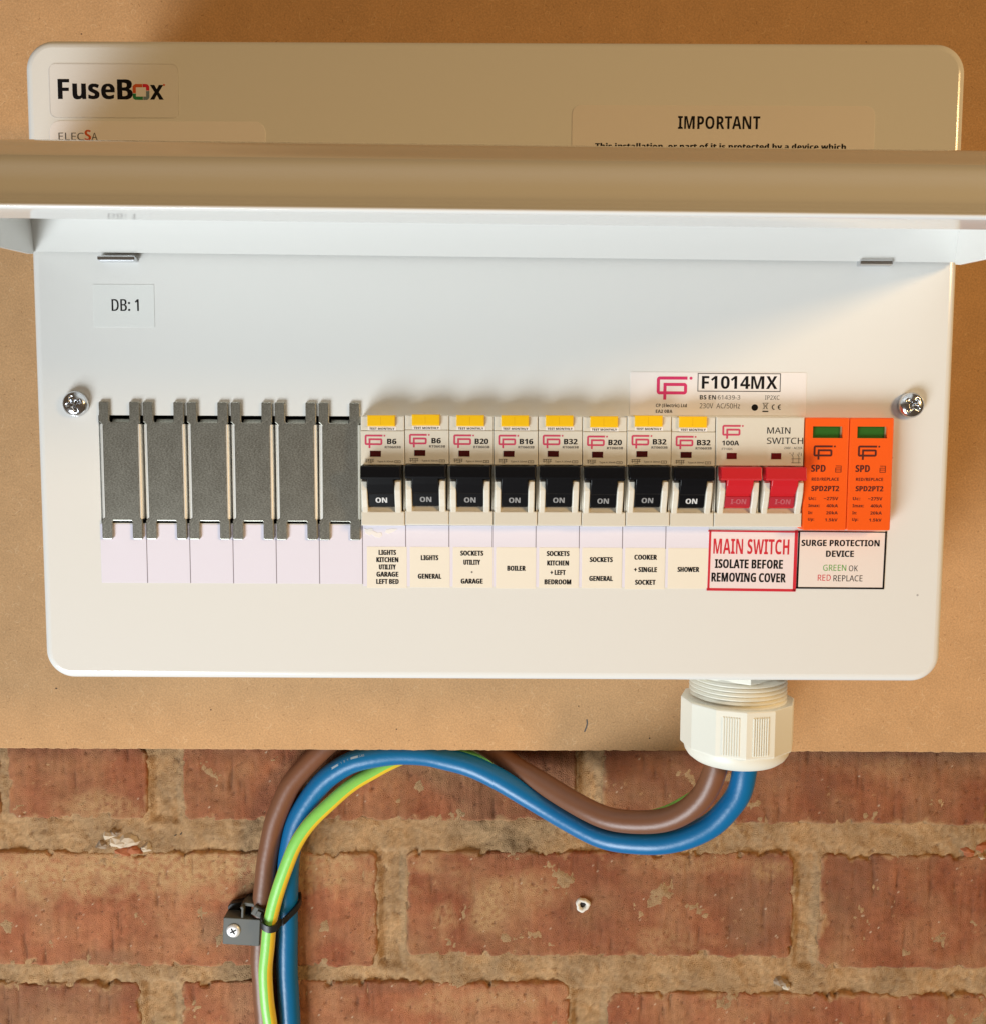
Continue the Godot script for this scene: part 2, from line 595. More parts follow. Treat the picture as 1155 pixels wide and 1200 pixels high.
func build_wall() -> void:
	n_edge = noise(0.05, 3, 51)
	n_relief = noise(0.045, 3, 52)
	n_tone = noise(0.02, 3, 53)
	n_streak = noise(0.07, 3, 54)
	n_pit = noise(0.22, 2, 55)
	n_bloom = noise(0.06, 3, 56)
	var wall := thing("brick_wall", "old red brick wall with sandy recessed mortar below the fibreboard", "wall", Vector3.ZERO)
	wall.set_meta("kind", "structure")
	var rows := [[-330.0, -268.0, -240.6, -172.0, 0.98, -0.1], [-265.2, -187.2, -240.2, -172.0, 0.95, -0.1], [-169.6, 46.6, -240.4, -172.0, 0.95, -0.05], [59.2, 273.0, -241.2, -172.0, 0.86, -0.15], [288.0, 420.0, -240.6, -172.0, 0.9, 0.0],
		[-420.0, -290.0, -323.0, -257.4, 1.0, 0.1], [-276.0, -62.2, -324.2, -256.6, 1.05, 0.15], [-47.8, 167.0, -317.4, -255.4, 0.95, -0.1], [179.2, 393.0, -323.4, -256.2, 0.92, 0.05],
		[-407.0, -194.0, -400.0, -331.6, 0.95, -0.1], [-173.2, 44.6, -400.0, -330.6, 1.08, 0.2], [63.6, 277.0, -400.0, -336.0, 1.03, 0.12], [291.0, 420.0, -400.0, -337.0, 1.0, 0.0]]
	var perps := [[-187.0, -169.8, -240, -172], [46.8, 59.0, -240, -172], [-62.0, -48.0, -322, -257], [167.2, 179.0, -322, -257], [-193.8, -173.4, -400, -333], [44.8, 63.4, -400, -336]]
	for r in rows:
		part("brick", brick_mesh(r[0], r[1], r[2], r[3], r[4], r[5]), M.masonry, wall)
	# mortar bed behind and between the bricks
	var st := begin()
	st.set_smooth_group(1)
	var step := 1.1
	var x0 := -420.0
	var y0 := -399.0
	var nx := int(840.0 / step)
	var ny := int(255.0 / step)
	var pos := PackedVector3Array()
	var col := PackedColorArray()
	for j in ny + 1:
		for i in nx + 1:
			var x := x0 + i * step
			var y := y0 + j * step
			var e := n_edge.get_noise_2d(x, y)
			var f := n_pit.get_noise_2d(x * 1.3, y * 1.3)
			var hole := clampf((n_pit.get_noise_2d(x * 0.8 + 80.0, y * 0.8) - 0.46) * 3.5, 0.0, 1.0)
			var b := n_bloom.get_noise_2d(x * 0.5, y * 0.5)
			var deep := 0.0
			for q in perps:
				deep = maxf(deep, clampf(minf(minf(x - q[0], q[1] - x) + 0.5, minf(y - q[2], q[3] - y) + 2.0) / 3.0, 0.0, 1.0))
			pos.append(Vector3(x, y, WALL_Z - 1.35 - 2.3 * deep + e * 1.5 + b * 1.6 + f * 0.55 - hole * 1.2))
			var c := Color(0.43, 0.265, 0.132).lerp(Color(0.33, 0.208, 0.108), clampf(0.5 + b * 1.2, 0.0, 1.0))
			c = c * (1.0 + 0.20 * f + 0.1 * e + rng.randf_range(-0.13, 0.13))
			c = c.lerp(Color(0.16, 0.09, 0.05), hole * 0.55)
			c.a = 1.0
			col.append(c)
	var w := nx + 1
	for j in ny:
		for i in nx:
			var a := j * w + i
			for k in [a, a + w + 1, a + 1, a, a + w, a + w + 1]:
				st.set_color(col[k])
				st.set_uv(Vector2(pos[k].x, -pos[k].y) * 0.01)
				st.add_vertex(pos[k] * MM)
	part("mortar", st, M.masonry, wall)
	var back := begin()
	block(back, -425, -404, 425, 200, -200, -128.5, 0.0)
	part("wall_core", back, mat(Color(0.4, 0.3, 0.2), 0.95), wall)
	# knocked mortar with lime and brick crumbs, and a few loose bits
	for k in [[-210, -248.5, 4.5, 0], [-206, -252.5, 6.0, 0], [-199, -252, 5.5, 0], [-196, -256.5, 5.0, 1], [-203, -257.5, 6.0, 1], [-189.5, -255.8, 4.2, 0], [-213, -254, 4.0, 2], [-206.5, -247.5, 3.6, 2], [268, -253, 5.0, 1], [262, -255.5, 4.5, 1], [268.5, -258.5, 2.6, 0], [160, -331, 4.0, 2], [164, -333.5, 2.6, 0]]:
		part("mortar_chip", crumb(Vector3(k[0], k[1], WALL_Z - 0.9), k[2] * 1.25), [M.plaster, M.chip_orange, mat(Color(0.30, 0.22, 0.15), 0.9)][k[3]], wall)
	var sp := begin()
	ext(sp, poly([[-176.5, -249.5], [-175, -248.6], [-171, -247.4], [-169.8, -246.4], [-170.5, -248.3], [-173.5, -249.4]]), WALL_Z - 4, WALL_Z - 1.6, 0.4)
	part("dark_splinter", sp, M.hole_dark, wall)


func crumb(c: Vector3, r: float) -> SurfaceTool:
	var st := begin()
	var n := 9
	var top := []
	var low := []
	for i in n:
		var a := TAU * i / n
		var k := r * rng.randf_range(0.55, 1.05)
		low.append(c + Vector3(cos(a) * k * 1.1, sin(a) * k * 0.75, -1.2))
		top.append(c + Vector3(cos(a) * k * 0.6, sin(a) * k * 0.42, rng.randf_range(0.5, 2.0)))
	var mid := c + Vector3(rng.randf_range(-1, 1), rng.randf_range(-0.6, 0.6), 1.9)
	for i in n:
		var j := (i + 1) % n
		quad(st, low[i], low[j], top[j], top[i])
		tri(st, top[i], top[j], mid)
	return st


# ------------------------------------------------------------------ fibreboard
func build_board() -> void:
	var o := thing("fibreboard_panel", "plain brown fibreboard panel behind the white unit", "board")
	var edge := PackedVector2Array()
	edge.append(Vector2(420, 330))
	edge.append(Vector2(-420, 330))
	var n := 420
	for i in n + 1:
		var x := -420.0 + 840.0 * i / n
		edge.append(Vector2(x, -190.2 + 0.2 * sin(x * 0.01) + 0.28 * rng.randf_range(-1, 1) * (1.0 if rng.randf() < 0.5 else 0.3)))
	var st := begin()
	ext(st, edge, -102.0, -90.0, 0.35, 1)
	part("board", st, M.board, o)
	var mk := begin()
	stroke(mk, [[48.3, -173.6], [48.6, -175.5], [48.2, -177.5], [47.2, -180.2]], 0.7, -89.98, 0.03)
	part("pencil_mark", mk, M.ink_soft, o)
	var sp := begin()
	for i in 14:
		var x := rng.randf_range(-260, 260)
		var y := rng.randf_range(-188, -140) if i < 8 else rng.randf_range(115, 165)
		ext(sp, rrect(x, y, x + rng.randf_range(0.5, 1.1), y + rng.randf_range(0.5, 1.0), 0.2, 2), -90.02, -89.95)
	var s := part("specks", sp, mat(Color(0.09, 0.05, 0.025), 0.8), o)
	s.set_meta("kind", "stuff")


# ------------------------------------------------------------------ the unit: cover, enclosure, flap, stickers
func sticker(called: String, parent: Node, x0: float, y0: float, x1: float, y1: float, r: float, m: Material, label := "", thick := 0.14, tilt := 0.0) -> MeshInstance3D:
	var st := begin()
	var p := rrect(minf(x0, x1), minf(y0, y1), maxf(x0, x1), maxf(y0, y1), r)
	if tilt != 0.0:
		var c := Vector2(x0 + x1, y0 + y1) * 0.5
		for i in p.size():
			p[i] = c + (p[i] - c).rotated(tilt)
	ext(st, p, -0.05, thick, 0.03, 1)
	return part(called, st, m, parent, label)


func build_unit() -> void:
	var u := thing("consumer_unit", "white metal fuse box with its front flap lifted open", "fuse box")
	var W := 188.7
	var H := 130.2
	# cover: a pressed tray with rounded edges and a long opening for the devices
	var st := begin()
	var outer := rrect(-W, -H, W, H, 11.8, 12)
	var face := ext(st, outer, -34.0, 0.0, 3.4, 5, Vector3.ZERO, Vector3.RIGHT, Vector3.UP, Vector3.BACK, true, false)
	var hx0 := -162.9
	var hx1 := 162.6
	var hy0 := -64.2
	var hy1 := -19.5
	for half in [rrect(-300, -300, 0, 300), rrect(0, -300, 300, 300)]:
		for q in Geometry2D.intersect_polygons(face, half):
			for c in Geometry2D.clip_polygons(q, rrect(hx0, hy0, hx1, hy1)):
				cap(st, c, 0.0, true, Vector3.ZERO, Vector3.RIGHT, Vector3.UP, Vector3.BACK)
	var hole := rrect(hx0, hy0, hx1, hy1)
	for i in 4:
		var a := hole[i]
		var b := hole[(i + 1) % 4]
		quad(st, Vector3(a.x, a.y, 0), Vector3(b.x, b.y, 0), Vector3(b.x, b.y, -1.6), Vector3(a.x, a.y, -1.6))
	part("cover", st, M.coat, u)
	st = begin()
	ext(st, rrect(-W + 1.2, -H + 1.2, W - 1.2, H - 1.2, 10.6, 8), -89.8, -34.0, 0.0, 1, Vector3.ZERO, Vector3.RIGHT, Vector3.UP, Vector3.BACK, true)
	part("enclosure", st, M.coat, u)
	st = begin()
	block(st, hx0 - 4, hy0 - 4, hx1 + 4, hy1 + 4, -33.0, -21.0, 0.0)
	part("dark_interior", st, M.inside, u)
	# screws
	for p in [[-171.6, -14.9, 0.35], [171.1, -14.0, 0.95]]:
		screw_head(Vector3(p[0], p[1], 0.0), 5.3, p[2], u)
	# hinge clips
	for p in [[-160.0, -144.8, 43.4], [147.2, 160.6, 43.0]]:
		st = begin()
		along_x(st, [[p[2] - 1.0, -2.0], [p[2] - 1.0, 3.2], [p[2] - 0.5, 4.0], [p[2] + 0.7, 4.2], [p[2] + 1.3, 3.4], [p[2] + 1.3, -2.0]], p[0], p[1], 0.5)
		part("hinge_clip", st, M.chrome, u)
	build_flap(u)
	stickers(u)


func screw_head(c: Vector3, r: float, turn: float, parent: Node) -> void:
	var st := begin()
	# pan head with a cross recess, built as rings round its axis (z)
	st.set_smooth_group(1)
	var seg := 64
	var rings := []
	var prof := [[1.0, 0.3], [1.0, 1.5], [0.97, 2.1], [0.88, 2.9], [0.74, 3.5], [0.62, 3.8], [0.50, 4.0], [0.40, 4.1], [0.30, 4.15], [0.2, 4.2], [0.1, 4.2], [0.0, 4.2]]
	for p in prof:
		var ring := []
		for k in seg:
			var a := TAU * k / seg
			var q: Vector2 = Vector2(cos(a), sin(a)) * float(p[0]) * r
			var l: Vector2 = q.rotated(-turn)
			var m := minf(absf(l.x), absf(l.y))
			var far := maxf(absf(l.x), absf(l.y))
			var slot := clampf((0.62 + (r * 0.62 - far) * 0.06 - m) * 4.0, 0.0, 1.0) * clampf((r * 0.62 - far) * 2.0, 0.0, 1.0)
			var core := clampf((r * 0.27 - q.length()) * 1.5, 0.0, 1.0)
			ring.append(c + Vector3(q.x, q.y, p[1] - maxf(slot * 2.2, core * 2.6)))
		rings.append(ring)
	for i in rings.size() - 1:
		for k in seg:
			var j := (k + 1) % seg
			quad(st, rings[i][k], rings[i][j], rings[i + 1][j], rings[i + 1][k])
	part("screw", st, M.chrome, parent)


func build_flap(u: Node) -> void:
	# outer profile (y, z) from the inner edge of the return flange, round the lip, over the face and down to the hinge
	var prof := [[35.98, 121.5], [35.36, 132.0], [34.9, 140.0], [34.95, 141.4], [35.5, 142.1], [36.1, 141.9], [36.9, 140.6], [37.9, 138.6], [38.9, 136.6], [40.0, 134.9], [41.4, 133.6], [43.4, 132.7], [45.8, 131.9], [48.2, 131.0], [50.4, 129.7], [52.2, 127.7], [53.7, 125.0], [55.2, 122.0], [56.7, 119.0], [58.3, 115.9], [60.2, 112.4], [61.5, 109.0], [62.2, 105.5], [62.6, 100.0], [64.0, 76.0], [65.6, 50.0], [67.4, 21.0], [67.5, 16.0], [66.8, 11.5], [65.0, 8.2], [62.0, 5.6], [58.0, 4.0], [52.0, 2.6], [45.6, 1.8]]
	var p := poly(prof)
	var th := 1.1
	var inner := PackedVector2Array()
	for i in p.size():
		var d := (p[mini(i + 1, p.size() - 1)] - p[maxi(i - 1, 0)]).normalized()
		inner.append(p[i] + Vector2(-d.y, d.x) * th)
	# which side is inside: towards (y 50, z 70)
	if inner[20].distance_to(Vector2(50, 70)) > p[20].distance_to(Vector2(50, 70)):
		for i in p.size():
			inner[i] = p[i] * 2.0 - inner[i]
	var flap := begin()
	var X := 187.2
	flap.set_smooth_group(1)
	var n := p.size()
	var P := func(q: Vector2, x: float) -> Vector3: return Vector3(x, q.x, q.y)
	for i in n - 1:
		quad(flap, P.call(p[i], -X), P.call(p[i], X), P.call(p[i + 1], X), P.call(p[i + 1], -X))
	flap.set_smooth_group(2)
	for i in n - 1:
		quad(flap, P.call(inner[i], X), P.call(inner[i], -X), P.call(inner[i + 1], -X), P.call(inner[i + 1], X))
	flap.set_smooth_group(-1)
	quad(flap, P.call(p[0], X), P.call(p[0], -X), P.call(inner[0], -X), P.call(inner[0], X))
	quad(flap, P.call(p[n - 1], -X), P.call(p[n - 1], X), P.call(inner[n - 1], X), P.call(inner[n - 1], -X))
	for i in n - 1:
		quad(flap, P.call(p[i], X), P.call(inner[i], X), P.call(inner[i + 1], X), P.call(p[i + 1], X))
		quad(flap, P.call(p[i + 1], -X), P.call(inner[i + 1], -X), P.call(inner[i], -X), P.call(p[i], -X))
	var f := part("flap", flap, M.gloss, u, "flap lifted level, its rolled front lip towards the viewer")
	# it hangs a little lower on the right
	f.transform = Transform3D(Basis(Vector3.BACK, -0.0075), Vector3.ZERO).translated(Vector3(-0.34, -0.7, 0.0) * MM)
	# end walls, closing the tray
	var wall := []
	for i in range(8, n):
		wall.append([inner[i].x, inner[i].y])
	wall.append_array([[44.6, 3.2], [43.9, 7.0], [43.5, 14.0], [42.9, 24.0], [41.2, 50.0], [39.3, 80.0], [37.3, 112.0], [36.2, 134.5]])
	for s in [-1.0, 1.0]:
		var st := begin()
		var x: float = s * (X - 0.75)
		ext(st, poly(wall), x - 0.7, x + 0.7, 0.3, 2, Vector3.ZERO, Vector3.UP, Vector3.BACK, Vector3.RIGHT, false, true, 0.3)
		part("end_wall", st, M.gloss, f)


func stickers(u: Node) -> void:
	var st: SurfaceTool
	# maker's sticker, top left
	var a := sticker("logo_sticker", u, -178.4, 120.4, -126.9, 99.7, 2.6, M.label_clear, "sticker with black lettering and a coloured square ring")
	var rim := begin()
	var line := rrect(-178.6, 99.5, -126.7, 120.6, 2.7)
	line.append(line[0])
	for q in Geometry2D.offset_polyline(line, 0.14, Geometry2D.JOIN_ROUND, Geometry2D.END_BUTT):
		if area_of(q) > 0.0:
			for i in line.size() - 1:
				stroke_bar(rim, line[i], line[i + 1], 0.22, 0.02, 0.1)
			break
	part("sticker_edge", rim, M.label_edge, a)
	st = begin()
	ink(st, "Fuse", -163.9, 110.6, 22.6, 7.9, 0.15)
	ink(st, "Fuse", -163.65, 110.6, 22.6, 7.9, 0.155)
	ink(st, "B", -148.4, 110.6, 5.9, 7.8, 0.15)
	ink(st, "B", -148.15, 110.6, 5.9, 7.8, 0.155)
	ink(st, "x", -135.5, 109.55, 5.5, 5.7, 0.15)
	part("lettering", st, M.ink_black, a)
	var ring := [[M.ink_orange, [[-144.5, 109.2], [-144.5, 111.7], [-143.8, 112.1], [-141.3, 112.1]]], [M.ink_red, [[-141.1, 112.1], [-139.4, 112.1], [-139.1, 111.5], [-139.1, 110.2]]], [M.ink_slate, [[-139.1, 110.0], [-139.1, 107.6], [-139.5, 107.2], [-140.9, 107.2]]], [M.ink_forest, [[-144.5, 109.0], [-144.5, 107.6], [-144.1, 107.2], [-141.1, 107.2]]]]
	for r in ring:
		st = begin()
		stroke(st, r[1], 1.25, 0.15)
		part("ring_segment", st, r[0], a)
	st = begin()
	ext(st, rrect(-132.9, 112.0, -132.1, 112.8, 0.38), 0.1, 0.2)
	part("ring_segment", st, M.ink_orange, a)
	# registration sticker below, mostly behind the flap
	a = sticker("registration_sticker", u, -179.1, 98.3, -92.2, 70.0, 4.4, M.label_white)
	st = begin()
	ink(st, "ELEC", -170.4, 92.2, 10.2, 2.9, 0.15, false)
	ink(st, "A", -161.0, 92.2, 2.4, 2.9, 0.15, false)
	part("lettering", st, M.ink_soft, a)
	st = begin()
	ink(st, "S", -163.7, 92.7, 2.6, 4.2, 0.15)
	part("lettering", st, M.ink_orange, a)
	# notice, top right
	a = sticker("notice_sticker", u, 30.9, 105.3, 152.4, 62.0, 3.6, M.notice)
	st = begin()
	ink(st, "IMPORTANT", 89.9, 98.6, 33.0, 5.0, 0.15)
	part("lettering", st, M.ink_black, a)
	st = begin()
	ink(st, "This installation, or part of it is protected by a device which", 90.7, 88.9, 100.8, 3.2, 0.15)
	part("lettering", st, M.ink_black, a)
	# board number
	a = sticker("number_label", u, -163.6, 33.6, -138.6, 16.4, 0.3, M.db_paper)
	st = begin()
	ink(st, "DB: 1", -150.6, 25.3, 10.9, 4.7, 0.15, false)
	ink(st, "DB: 1", -150.4, 25.3, 10.9, 4.7, 0.155, false)
	part("lettering", st, M.ink_black, a)
	# rating plate
	a = sticker("rating_sticker", u, 55.9, -0.9, 128.3, -18.45, 0.4, M.label_white)
	st = begin()
	maker_mark(st, 66.8, -2.7, 14.1, 0.15)
	part("maker_mark", st, M.ink_pink, a)
	st = begin()
	ink(st, "F1014MX", 100.8, -5.0, 31.0, 5.2, 0.15)
	for e in [[83.8, -1.4, 117.4, -1.4], [117.5, -1.25, 117.5, -8.75], [117.4, -8.6, 83.8, -8.6], [83.7, -8.75, 83.7, -1.25]]:
		stroke_bar(st, Vector2(e[0], e[1]), Vector2(e[2], e[3]), 0.28, 0.1, 0.2)
	ink(st, "BS EN", 87.9, -11.1, 6.6, 1.75, 0.15)
	ink(st, "CP (Electric) Ltd", 66.6, -14.6, 12.7, 1.7, 0.15, true, Transform3D.IDENTITY, -1)
	ink(st, "EA2 0BA", 66.6, -16.9, 6.8, 1.3, 0.15, true, Transform3D.IDENTITY, -1)
	ext(st, disc(107.3, -15.2, 1.35), 0.1, 0.2)
	ext(st, rrect(110.5, -17.0, 112.9, -16.5), 0.1, 0.2)
	part("lettering", st, M.ink_black, a)
	st = begin()
	ink(st, "61439-3", 96.6, -11.1, 9.2, 1.75, 0.15, false)
	ink(st, "IP2XC", 117.4, -11.1, 6.0, 1.75, 0.15, false, Transform3D.IDENTITY, 1)
	ink(st, "230V  AC/50Hz", 84.6, -14.6, 16.6, 2.1, 0.15, false, Transform3D.IDENTITY, -1)
	for e in [[110.6, -13.3, 112.7, -15.9], [112.7, -13.3, 110.6, -15.9], [110.4, -13.4, 113.0, -13.4], [110.9, -13.6, 111.3, -15.8], [112.4, -13.6, 112.0, -15.8]]:
		stroke_bar(st, Vector2(e[0], e[1]), Vector2(e[2], e[3]), 0.2, 0.1, 0.17)
	part("lettering", st, M.ink_soft, a)
	st = begin()
	for c in [115.4, 117.9]:
		var arc := []
		for k in 11:
			var t := PI * 0.5 + PI * k / 10.0
			arc.append([c + cos(t) * 0.95, -15.0 + sin(t) * 0.95])
		stroke(st, arc, 0.36, 0.15)
	stroke_bar(st, Vector2(117.05, -15.0), Vector2(117.8, -15.0), 0.3, 0.1, 0.2)
	part("conformity_mark", st, M.ink_black, a)
	# the long printed strip under the devices: fourteen cells
	for k in 14:
		var x := -144.25 + 18.0 * (k - 1)
		sticker("strip_cell", u, x + 0.16 if k > 0 else x - 1.2, -64.6, x + 17.84, -89.3 if k < 6 else -90.2, 0.0, M.strip, "", 0.10)
		if k > 0:
			st = begin()
			stroke_bar(st, Vector2(x, -64.6), Vector2(x, -89.3 if k < 7 else -74.0), 0.32, 0.0, 0.09)
			part("cell_line", st, M.ink_lilac, u)
	# circuit labels: [x of centre, [text, y row, width], ...] (rows as read off the labels)
	var words := [
		["LIGHTS", 0, 7.1, "KITCHEN", 1, 9.0, "UTILITY", 2, 6.9, "GARAGE", 3, 9.0, "LEFT BED", 4, 9.2],
		["LIGHTS", 0.7, 7.1, "GENERAL", 3.25, 9.6],
		["SOCKETS", 0.05, 9.4, "UTILITY", 1.3, 6.8, "+", 2.65, 0.9, "GARAGE", 3.9, 9.0],
		["BOILER", 2.1, 7.5],
		["SOCKETS", 0.05, 9.3, "KITCHEN", 1.35, 8.9, "+ LEFT", 2.65, 6.2, "BEDROOM", 3.95, 11.0],
		["SOCKETS", 0.85, 9.4, "GENERAL", 3.45, 9.7],
		["COOKER", 0.5, 9.3, "+ SINGLE", 2.2, 9.4, "SOCKET", 3.95, 8.4],
		["SHOWER", 2.15, 8.9]]
	for k in 8:
		var x := -44.2 + 17.9 * k
		var l := sticker("circuit_label", u, x - 8.3, -73.6, x + 8.35, -90.7 - (0.3 if k % 3 == 0 else 0.0), 0.2, M.cream, "cream label reading " + " ".join(words[k].filter(func(w): return w is String)), 0.17)
		st = begin()
		var w: Array = words[k]
		for i in range(0, w.size(), 3):
			var s: String = w[i]
			var h := 0.9 if s == "+" else 2.05
			ink(st, s, x + [0.3, 0.0, -0.3, 0.2, -0.4, -0.3, 0.3, 0.3][k], -76.0 - 3.06 * w[i + 1], w[i + 2], h, 0.19)
		part("lettering", st, M.ink_black, l)
	# main switch warning
	a = sticker("switch_warning_label", u, 89.4, -66.0, 126.5, -91.3, 0.3, M.label_pink, "red bordered warning label", 0.2, -0.008)
	var f := Transform3D(Basis(Vector3.BACK, -0.008), Vector3.ZERO)
	st = begin()
	for e in [[89.4, -66.3, 126.8, -66.6, 0.7], [126.0, -66.0, 125.8, -91.6, 1.3], [126.3, -91.2, 89.2, -90.9, 1.1], [89.9, -91.2, 90.2, -66.0, 0.9]]:
		stroke_bar(st, Vector2(e[0], e[1]), Vector2(e[2], e[3]), e[4], 0.1, 0.25)
	ink(st, "MAIN SWITCH", 108.0, -72.0, 31.6, 6.3, 0.23, true, f)
	part("lettering", st, M.ink_red, a)
	st = begin()
	ink(st, "ISOLATE BEFORE", 107.2, -79.3, 28.2, 3.7, 0.22, true, f)
	ink(st, "REMOVING COVER", 107.3, -85.0, 30.9, 3.8, 0.22, true, f)
	part("lettering", st, M.ink_black, a)
	# surge device label
	a = sticker("surge_label", u, 126.7, -66.2, 163.5, -90.3, 0.3, M.label_blush, "black bordered label", 0.2)
	st = begin()
	for e in [[126.6, -66.4, 163.7, -66.6, 0.45], [163.3, -66.2, 163.0, -90.5, 0.75], [163.3, -90.2, 126.5, -90.1, 0.7], [127.0, -90.4, 127.2, -66.2, 0.75]]:
		stroke_bar(st, Vector2(e[0], e[1]), Vector2(e[2], e[3]), e[4], 0.1, 0.25)
	ink(st, "SURGE PROTECTION", 144.5, -71.2, 32.4, 2.6, 0.22, true)
	ink(st, "DEVICE", 144.4, -75.7, 11.5, 2.6, 0.22, true)
	ink(st, "OK", 150.2, -81.8, 3.7, 2.4, 0.22, false)
	ink(st, "REPLACE", 148.1, -86.0, 12.1, 2.5, 0.22, false)
	part("lettering", st, M.ink_black, a)
	st = begin()
	ink(st, "GREEN", 142.4, -81.6, 9.6, 2.5, 0.22, false)
	part("lettering", st, M.ink_green, a)
	st = begin()
	ink(st, "RED", 138.2, -85.8, 5.4, 2.5, 0.22, false)
	part("lettering", st, M.ink_red, a)
	# torn paper left on the first cell
	st = begin()
	for q in [[[-53.6, -66.0], [-53.0, -68.0], [-51.4, -69.0], [-50.4, -68.4], [-49.0, -69.6], [-47.0, -69.9], [-46.0, -69.0], [-46.4, -67.6], [-48.0, -67.8], [-50.0, -66.8]], [[-45.0, -67.6], [-43.4, -68.2], [-41.4, -67.4], [-39.6, -66.2], [-42.0, -66.0], [-44.4, -66.4]], [[-52.2, -66.3], [-51.0, -66.9], [-49.6, -66.4], [-50.6, -65.8]]]:
		ext(st, poly(q), 0.05, 0.22, 0.08, 1)
	part("torn_paper", st, M.label_white, u)
	# a few scuffs on the cover
	st = begin()
	for q in [[164.6, -35.6, 0.5], [159.0, -36.0, 0.35], [177.5, -93.0, 0.45]]:
		ext(st, disc(q[0], q[1], q[2]), -0.02, 0.03)
	part("scuffs", st, mat(Color(0.42, 0.41, 0.40), 0.6), u).set_meta("kind", "stuff")


func disc(x: float, y: float, r: float, n := 14) -> PackedVector2Array:
	var a := PackedVector2Array()
	for i in n:
		a.append(Vector2(x + cos(TAU * i / n) * r, y + sin(TAU * i / n) * r))
	return a


func stroke_bar(st: SurfaceTool, a: Vector2, b: Vector2, w: float, z0: float, z1: float) -> void:
	var d := (b - a).normalized()
	var s := Vector2(-d.y, d.x) * w * 0.5
	ext(st, PackedVector2Array([a - s, b - s, b + s, a + s]), z0, z1)


# ------------------------------------------------------------------ devices
const DEV_Y := -19.2


func build_blanks() -> void:
	var how := ["with the first screw on its left", "second from the left-hand screw", "third from the left-hand screw", "third from the breakers", "second from the breakers", "beside the first breaker"]
	var first: Node3D
	for k in 6:
		var label: String = "grey galvanised blanking plate, " + how[k]
		var at := Vector3(-162.6 + 18.07 * k, -0.1, -4.95 + maxf(0.0, 0.06 * (k - 1)))
		if k > 0:
			var c: Node3D = first.duplicate()
			c.name = numbered("blanking_plate")
			add_child(c)
			c.position = at * MM
			c.rotation = Vector3(rng.randf_range(-0.003, 0.003), lerpf(-0.012, 0.018, k / 5.0) + rng.randf_range(-0.004, 0.004), rng.randf_range(-0.003, 0.003))
			c.set_meta("label", label)
			continue
		first = thing("blanking_plate", label, "blanking plate", at, "galvanised blanking plates over empty ways")
		first.rotation.y = -0.014
		var st := begin()
		# face with four ears, sheet 0.9 thick; the long sides fold back between the ears
		var p := poly([[0.4, -22.0], [0.4, -14.4], [0.8, -13.8], [4.3, -13.8], [4.7, -14.3], [4.7, -21.8], [5.0, -22.2], [12.7, -22.2], [13.0, -21.8], [13.0, -14.3], [13.4, -13.8], [17.0, -13.8], [17.4, -14.4], [17.4, -22.0], [16.6, -23.4], [16.6, -61.4], [17.4, -62.8], [17.4, -70.2], [17.0, -70.7], [13.6, -70.7], [13.1, -70.2], [13.1, -63.4], [12.8, -63.0], [5.2, -63.0], [4.9, -63.4], [4.9, -70.2], [4.4, -70.7], [0.8, -70.7], [0.4, -70.2], [0.4, -62.8], [1.8, -61.4], [1.8, -23.4]])
		ext(st, p, 5.2, 6.1, 0.3, 2)
		part("plate", st, M.zinc, first)
		for s in [0, 1]:
			st = begin()
			var sh := begin()
			# folded side: a quarter round into a wall going back
			sh.set_smooth_group(1)
			var prof := []
			var rad := 1.5 if s == 0 else 1.0
			for i in 7:
				var t := PI / 2 * i / 6
				prof.append(Vector2(0.35 + rad - sin(t) * rad, 6.05 - rad + cos(t) * rad))
			prof.append(Vector2(0.35, -9.0))
			for i in prof.size() - 1:
				var a: Vector2 = prof[i]
				var b: Vector2 = prof[i + 1]
				if s == 1:
					a.x = 17.85 - a.x
					b.x = 17.85 - b.x
					quad(sh, Vector3(a.x, -62.2, a.y), Vector3(b.x, -62.2, b.y), Vector3(b.x, -23.0, b.y), Vector3(a.x, -23.0, a.y))
				else:
					quad(sh, Vector3(b.x, -62.2, b.y), Vector3(a.x, -62.2, a.y), Vector3(a.x, -23.0, a.y), Vector3(b.x, -23.0, b.y))
			sh.set_smooth_group(-1)
			for y in [-62.2, -23.0]:
				var q := poly([[0.35, -9], [1.25, -9], [1.25, 5.3], [0.35, 5.05]])
				if s == 1:
					for i in 4:
						q[i].x = 17.85 - q[i].x
				if area_of(q) < 0.0:
					q.reverse()
				cap(sh, q, -y, y < -40.0, Vector3.ZERO, Vector3.RIGHT, Vector3.BACK, Vector3.DOWN)
			part("folded_side", sh, M.zinc_fold, first)
		for y in [-22.4, -62.3]:
			st = begin()
			along_x(st, [[y - 0.3, -6.0], [y - 0.3, 5.0], [y + 0.1, 5.2], [y + 1.5, 3.6], [y + 1.6, -6.0]] if y > -40 else [[y - 0.7, -6.0], [y - 0.9, 4.4], [y + 0.2, 4.9], [y + 0.5, -6.0]], 5.2, 12.6, 0.2)
			part("inner_tongue", st, M.zinc, first)


